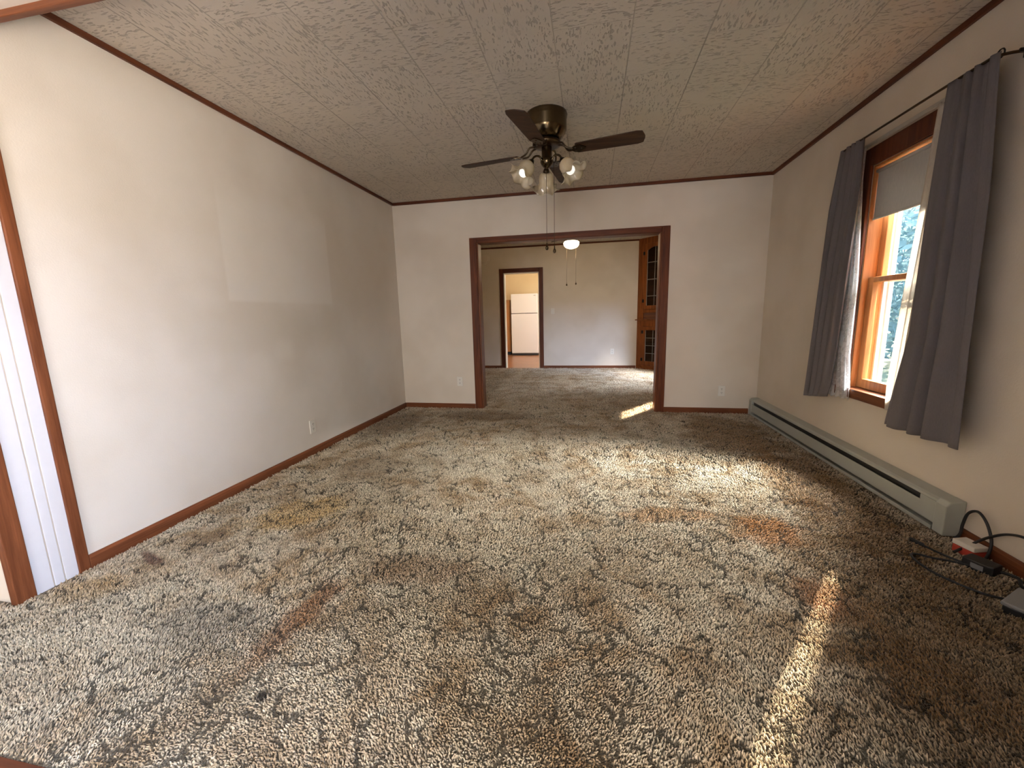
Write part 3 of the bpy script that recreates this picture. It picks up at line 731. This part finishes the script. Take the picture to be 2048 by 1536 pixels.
# ------------------------------------------------------------------ ceiling fans
def tr(x, y, z): return Matrix.Translation((x, y, z))
def fan_body(root, ax, ay, zc, zb):
    """canopy/motor housing down to the switch cup; zc ceiling, zb blade height"""
    T0 = tr(ax, ay, 0)
    obj('motor_housing', MB().lathe([(.0001, zc), (.140, zc), (.143, zc-.012), (.138, zc-.020), (.141, zc-.028), (.138, zc-.036), (.138, zc-.100), (.132, zc-.118), (.110, zc-.150), (.085, zc-.172), (.0001, zc-.172)], 48, T0), m_brass, root)
    obj('rotor', MB().lathe([(.0001, zc-.170), (.088, zc-.172), (.098, zc-.180), (.098, zc-.198), (.070, zc-.208), (.0001, zc-.208)], 40, T0), m_brassd, root)
def fan_blades(root, ax, ay, zb, th0, r, zr):
    for k in range(4):
        th = th0 + k*PI/2
        B = tr(ax, ay, zb) @ Matrix.Rotation(th, 4, 'Z') @ Matrix.Rotation(math.radians(-11), 4, 'X')
        n = [(.205, .046), (.215, .054), (r-.05, .068), (r-.015, .058), (r-.004, .022)]
        poly = [(x, -y) for x, y in n] + [(r, 0)] + [(x, y) for x, y in n[::-1]]
        bl = obj('blade', MB(B).prism(poly, 'z', -.003, .004), m_blade, root, .0015)
        # decorative blade bracket: plate under the blade, two curved arms to the rotor
        br = MB(B); plate = [(.175, -.012), (.195, -.034), (.235, -.040), (.262, -.018), (.275, 0), (.262, .018), (.235, .040), (.195, .034), (.175, .012)]
        br.prism(plate, 'z', -.008, -.0035)
        A = tr(ax, ay, 0) @ Matrix.Rotation(th, 4, 'Z')
        for s in (-1, 1):
            br2 = spline([A @ Vector((.080, s*.014, zr)), A @ Vector((.115, s*.030, zr-.006)), A @ Vector((.145, s*.028, zb+.004)), A @ Vector((.185, s*.012, zb-.006))], 6)
            br.M = None; br.tube(br2, .0065, 8)
        br.M = B
        for x, y in ((.205, -.018), (.205, .018), (.245, 0)):
            br.lathe([(.0001, -.0115), (.005, -.0105), (.006, -.008)], 10, tr(x, y, 0))
        obj('blade_bracket', br, m_brassd, bl)
def chain(root, x, y, z0, z1, name='pull_chain', bell=.011):
    c = obj(name, MB().tube([(x, y, z0), (x, y, z1)], .0016, 6), m_brassd, root)
    obj('pull_knob', MB().lathe([(.0001, z1+.022), (.0035, z1+.022), (.004, z1+.004), (bell*.75, z1-.003), (bell, z1-.014), (bell*.8, z1-.024), (.0001, z1-.029)], 14, tr(x, y, 0)), m_brassd, c)

AX, AY, ZB = 2.037, 3.047, 2.256
fan = thing('ceiling_fan', 'antique brass ceiling fan with four dark blades and amber tulip shades', 'ceiling fan', (AX, AY, H))
fan_body(fan, AX, AY, H, ZB)
fan_blades(fan, AX, AY, ZB, -1.746, .655, 2.30)
T0 = tr(AX, AY, 0)
obj('switch_housing', MB().lathe([(.0001, 2.30), (.034, 2.30), (.036, 2.285), (.036, 2.225), (.043, 2.215), (.046, 2.195), (.040, 2.180), (.026, 2.165), (.0001, 2.150)], 32, T0), m_brass, fan)
for k, ang in enumerate((-145, -24, 98)):
    t = math.radians(ang); d = Vector((math.cos(t), math.sin(t), 0)); c0 = Vector((AX, AY, 0))
    sock = c0 + d*.126 + Vector((0, 0, 2.178)); ax_ = (d*.63 + Vector((0, 0, -.78))).normalized()
    arm = spline([c0 + d*.035 + Vector((0, 0, 2.195)), c0 + d*.060 + Vector((0, 0, 2.225)), c0 + d*.098 + Vector((0, 0, 2.218)), sock], 6)
    la = obj('lamp_arm', MB().tube(arm, .007, 8), m_brass, fan)
    Q = Matrix.Translation(sock) @ ax_.to_track_quat('Z', 'Y').to_matrix().to_4x4()
    obj('socket_cup', MB().lathe([(.0001, -.022), (.014, -.020), (.022, -.004), (.025, .012), (.022, .013), (.0001, .008)], 20, Q), m_brassd, la)
    def ruf(j, tt, r, z):
        k_ = max(0, (j-4)/4.0)
        return r*(1 + .16*k_*math.sin(6*tt)), z + .013*k_*math.cos(6*tt + .6)
    prof = [(.024, .006), (.038, .014), (.050, .034), (.054, .058), (.052, .080), (.056, .100), (.066, .116), (.080, .126), (.092, .130)]
    g_ = obj('tulip_shade', MB().lathe(prof, 60, Q, ruf), m_tulip, la)
    sd = g_.modifiers.new('thickness', 'SOLIDIFY'); sd.thickness = .003
    obj('light_bulb', MB().lathe([(.012, .012), (.013, .045), (.022, .065), (.030, .084), (.031, .096), (.025, .110), (.012, .119), (.0001, .121)], 24, Q), m_bulb, la)
chain(fan, AX-.002, AY-.03, 2.17, 1.628)
chain(fan, AX+.052, AY-.03, 2.19, 1.605)

BX, BY = 2.04, 6.70
fan2 = thing('ceiling_fan', 'lit ceiling fan lamp hanging in the dining room beyond the opening', 'ceiling fan', (BX, BY, H2))
fan_body(fan2, BX, BY, H2, 2.37)
fan_blades(fan2, BX, BY, 2.37, .55, .62, 2.37)
obj('switch_housing', MB().lathe([(.0001, 2.36), (.045, 2.36), (.05, 2.34), (.05, 2.30), (.095, 2.285), (.10, 2.272), (.0001, 2.270)], 32, tr(BX, BY, 0)), m_brass, fan2)
obj('glass_bowl', MB().lathe([(.098, 2.272), (.118, 2.258), (.122, 2.238), (.112, 2.205), (.085, 2.178), (.045, 2.163), (.0001, 2.158)], 36, tr(BX, BY, 0)), m_bowl, fan2)
chain(fan2, 1.966, BY, 2.29, 1.62, bell=.013); chain(fan2, 2.112, BY, 2.29, 1.632, bell=.013)
l2 = lamp('dining_lamp_light', 'POINT', (BX, BY, 2.08), (0, 0, 0), 10.0, (1.0, 0.74, 0.45), shadow_soft_size=.1)

# ------------------------------------------------------------------ corner china cabinet
e1 = Vector((.70711, -.70711, 0)); nn = Vector((-.70711, -.70711, 0)); O = Vector((3.262, 8.628, 0))
MC = Matrix(((e1.x, nn.x, 0, O.x), (e1.y, nn.y, 0, O.y), (0, 0, 1, 0), (0, 0, 0, 1)))
LC = 1.235
cab = thing('corner_cabinet', 'built-in oak corner china cabinet with leaded glass doors', 'cabinet', (3.9, 8.3, 0))
def BX_(*a): return MB(MC).box(*a)
fr = MB(MC)
fr.box(.003, .15, -.03, .0, 0, H2); fr.box(LC-.15, LC-.003, -.03, .0, 0, H2)
fr.box(.15, LC-.15, -.03, .0, 0, .105); fr.box(.15, LC-.15, -.03, .0, .865, .985); fr.box(.15, LC-.15, -.03, 0, 1.135, 1.20); fr.box(.15, LC-.15, -.03, .0, 2.445, H2)
obj('face_frame', fr, m_cab['z'], cab, .003)
obj('counter', BX_(-.015, LC+.015, -.35, .035, .985, 1.008), m_cab['x'], cab, .004)
obj('kick_board', BX_(.02, LC-.02, 0, .012, 0, .09), m_cab['x'], cab, .003)
# carcass against the two room walls, with shelves
cs = MB(); cs.prism([(3.29,8.612),(4.13,8.612),(4.13,7.79),(4.115,7.79),(4.115,8.597),(3.29,8.597)], 'z', 0, H2)
for z in (.12, .50, 1.14, 1.45, 1.77, 2.09): cs.prism([(3.33,8.596),(4.114,8.596),(4.114,7.83)], 'z', z, z+.018)
obj('carcass', cs, m_cab['x'], cab)
def cdoor(d0, d1, z0, z1, g0, g1, rails, arch, hinge_d):
    gz0, gz1 = z0+.07, z1-.07
    fr = MB(MC); a, b = -.004, .018
    fr.box(d0, g0, a, b, z0, z1); fr.box(g1, d1, a, b, z0, z1); fr.box(g0, g1, a, b, z0, gz0)
    if arch:
        nseg = 12; poly = [(g0, z1), (g1, z1)]
        for i in range(nseg+1):
            q = 1 - i/nseg; poly.append((g0 + (g1-g0)*q, gz1 - .055 + .055*math.sin(PI*q)))
        for i in range(nseg):
            p, q = poly[2+i], poly[3+i]
            fr.prism([(q[0], q[1]), (p[0], p[1]), (p[0], z1), (q[0], z1)], 'y', a, b)
    else: fr.box(g0, g1, a, b, gz1, z1)
    o = obj('door', fr, m_cab['z'], cab, .002)
    obj('glass_pane', BX_(g0-.003, g1+.003, .004, .007, gz0-.003, gz1+.003), m_cabglass, o)
    mu = MB(MC); c = (g0+g1)/2; mu.box(c-.005, c+.005, .001, .013, gz0, gz1)
    for x in (g0, g1): mu.box(x-.005, x+.005, .010, .021, gz0, gz1 - (.05 if arch else 0))
    for z in rails: mu.box(g0, g1, .002, .012, z-.005, z+.005)
    obj('muntins', mu, m_lead, o)
    for z in (z0 + (z1-z0)*.13, z1 - (z1-z0)*.14):
        obj('hinge', BX_(hinge_d-.022, hinge_d+.022, .017, .024, z-.032, z+.032), m_blackm, o, .006)
for dz in ((.15, .615, .24, .575, .16), (.62, LC-.15, LC-.575, LC-.24, LC-.16)):
    cdoor(dz[0], dz[1], .108, .862, dz[2], dz[3], (.335, .49, .64), False, dz[4])
    cdoor(dz[0], dz[1], 1.203, 2.442, dz[2], dz[3], (1.455, 1.77, 2.09), True, dz[4])
    k = dz[1]-.03 if dz[0] < .3 else dz[0]+.03
for z in (.55, 1.75):
    for d in (.585, .65): obj('knob', MB(MC).sphere((d, .030, z), .013, 8), m_brassd, cab)

# ------------------------------------------------------------------ kitchen
fx0, fx1, fy0, fy1 = .105, .870, 11.56, 12.28
fg = thing('refrigerator', 'white top-freezer refrigerator seen through the kitchen doorway', 'refrigerator', ((fx0+fx1)/2, 11.9, 0))
obj('body', MB().box(fx0, fx1, fy0+.07, fy1, .05, 1.735), m_fridge, fg, .01)
d1_ = obj('freezer_door', MB().box(fx0, fx1, fy0, fy0+.064, 1.205, 1.745), m_fridge, fg, .012, bseg=3)
d2_ = obj('fridge_door', MB().box(fx0, fx1, fy0, fy0+.064, .062, 1.19), m_fridge, fg, .012, bseg=3)
obj('door_gasket', MB().box(fx0+.01, fx1-.01, fy0+.012, fy0+.075, 1.188, 1.207), m_slot, fg)
obj('badge', MB().box(fx1-.11, fx1-.05, fy0-.003, fy0+.002, 1.685, 1.698), m_grey, d1_, .001)
obj('handle', MB().box(fx0+.004, fx0+.030, fy0-.012, fy0+.004, 1.22, 1.40), m_fridge, d1_, .005)
obj('handle', MB().box(fx0+.004, fx0+.030, fy0-.012, fy0+.004, .85, 1.17), m_fridge, d2_, .005)
obj('kick_grille', MB().box(fx0+.01, fx1-.01, fy0+.03, fy1-.02, .0, .052), m_black, fg)
pc = thing('pantry_cabinet', 'honey oak cabinet beside the white refrigerator', 'cabinet', (-.25, 12.0, 0))
obj('body', MB().box(-.62, .045, 11.72, 12.33, .09, 1.59), m_kcab, pc, .004)
dd = obj('door', MB().box(-.60, .025, 11.70, 11.72, .12, 1.57), m_kcab, pc, .006)
obj('toe_kick', MB().box(-.62, .03, 11.78, 12.33, 0, .09), m_black, pc)
lamp('kitchen_ceiling_light', 'POINT', (.9, 10.4, 2.35), (0, 0, 0), 17.0, (1.0, 0.78, 0.50), shadow_soft_size=.12)

# ------------------------------------------------------------------ cords, plugs and boxes by the right wall
cc = MB().tube(spline([(4.07, 2.165, .017), (4.105, 2.175, .05), (4.112, 2.178, .10), (4.112, 2.160, .165), (4.112, 2.115, .195), (4.112, 2.068, .165), (4.112, 2.034, .10), (4.10, 2.02, .05), (4.07, 2.00, .017)], 8), .006, 8)
tag(obj('loose_cable', cc, m_black), 'black cable standing in a loop against the right wall', 'cable')
cc = MB().tube(spline([(4.00, 2.06, .017), (4.07, 2.075, .05), (4.105, 2.04, .11), (4.118, 1.97, .165), (4.12, 1.88, .185), (4.12, 1.72, .17), (4.12, 1.58, .10), (4.118, 1.46, .03), (4.11, 1.36, .017)], 8), .0055, 8)
tag(obj('loose_cable', cc, m_black), 'black cable running along the right wall above the baseboard', 'cable')
cc = MB().tube(spline([(3.897, 2.159, .015), (3.91, 2.108, .015), (3.932, 2.05, .015), (3.955, 2.00, .016), (3.985, 1.96, .017)], 8), [.010]*9 + [.005]*24, 8)
tag(obj('loose_cable', cc, m_black), 'short black plug-ended cable lying on carpet nearest the heater', 'cable')
cc = MB().tube(spline([(3.985, 1.95, .017), (3.925, 1.985, .015), (3.878, 1.995, .015), (3.832, 2.021, .015), (3.800, 2.012, .015), (3.787, 1.96, .015), (3.79, 1.905, .015), (3.811, 1.843, .015), (3.87, 1.762, .015), (3.935, 1.728, .016)], 8), .005, 8)
tag(obj('loose_cable', cc, m_black), 'thin black cable looping over the carpet toward the grey box', 'cable')
ad = thing('power_adapter', 'black power adapter with pale painted glint in the cord tangle', 'adapter', (4.02, 1.95, 0))
obj('body', MB(Matrix.Translation((4.02, 1.95, .024)) @ Matrix.Rotation(.5, 4, 'Z')).box(-.035, .035, -.05, .05, -.024, .024), m_black, ad, .006)
obj('glint_patch', MB(Matrix.Translation((4.02, 1.95, .024)) @ Matrix.Rotation(.5, 4, 'Z')).box(-.0365, -.0345, -.02, .02, -.010, .012), m_grey, ad)  # painted glint: pale patch imitating light on the adapter's side
tp = thing('plug_adapter', 'ivory plug block with red underside by the baseboard', 'adapter', (4.075, 2.075, 0))
MT = Matrix.Translation((4.070, 2.075, 0)) @ Matrix.Rotation(.25, 4, 'Z')
obj('body', MB(MT).box(-.035, .035, -.045, .045, .038, .062), m_ivory, tp, .004)
o = obj('base', MB(MT).box(-.036, .034, -.042, .042, 0, .038), m_red, tp, .005); o['label'] = 'red base'
cc = MB().tube(spline([(4.05, 1.94, .015), (4.09, 1.88, .02), (4.06, 1.82, .015), (4.105, 1.79, .02), (4.112, 1.75, .017)], 8), .006, 8)
tag(obj('loose_cable', cc, m_black), 'short black cable crumpled between the adapter and the right baseboard', 'cable')
rb = thing('router_box', 'grey plastic box with black base on carpet at right edge', 'box', (4.0, 1.66, 0))
MR = Matrix.Translation((3.995, 1.635, 0)) @ Matrix.Rotation(.62, 4, 'Z')
obj('top_cover', MB(MR).box(-.085, .085, -.11, .11, .030, .046), m_grey, rb, .005)
obj('base', MB(MR).box(-.080, .080, -.105, .105, 0, .030), m_black, rb, .004)

# ------------------------------------------------------------------ outside the window
tag(obj('lawn', MB().box(4.40, 40, -6, 40, -.72, -.62), m_grass), 'green lawn outside the living room window', 'lawn', kind='stuff')
def tree(label, x, y, zc, rx, rz, n, m, seed, ls=.10, trunk=.10, group=None):
    rnd = random.Random(seed)
    t = thing('tree', label, 'tree', (x, y, -.6), group)
    obj('trunk', MB().tube([(x, y, -.618), (x+.05, y, zc*.5), (x, y+.05, zc+rz*.5)], [trunk, trunk*.8, trunk*.3], 8), m_bark, t)
    mb = MB()
    for _ in range(n):
        while True:
            p = Vector((rnd.uniform(-1, 1), rnd.uniform(-1, 1), rnd.uniform(-1, 1)))
            if .35 < p.length < 1: break
        c = Vector((x + p.x*rx, y + p.y*rx, max(-.30, zc + p.z*rz)))
        a = Vector((rnd.gauss(0, 1), rnd.gauss(0, 1), rnd.gauss(0, 1))).normalized(); b_ = a.orthogonal().normalized(); s_ = ls*rnd.uniform(.6, 1.4)
        mb.add([c - a*s_, c + b_*s_*.45, c + a*s_, c - b_*s_*.45], [(0, 1, 2, 3)])
    obj('foliage', mb, m, t)
tree('pale haze-tinted tree nearest the window view', 10.6, 14.4, 2.6, 2.3, 3.2, 3600, m_leaf, 1, .17)
tree('pale haze-tinted tree standing behind the nearest tree', 15.6, 20.3, 3.0, 2.9, 3.6, 3000, m_leaf, 2, .20)
tree('pale haze-tinted tree left of the nearest tree', 9.3, 20.5, 3.0, 2.8, 3.6, 3000, m_leaf, 3, .20)
tree('unseen tree added to dapple the sun on the carpet', 8.5, 9.0, 5.85, 1.5, 1.1, 700, m_leaf2, 4, .11)  # out-of-view canopy added to dim and break up the sun strip
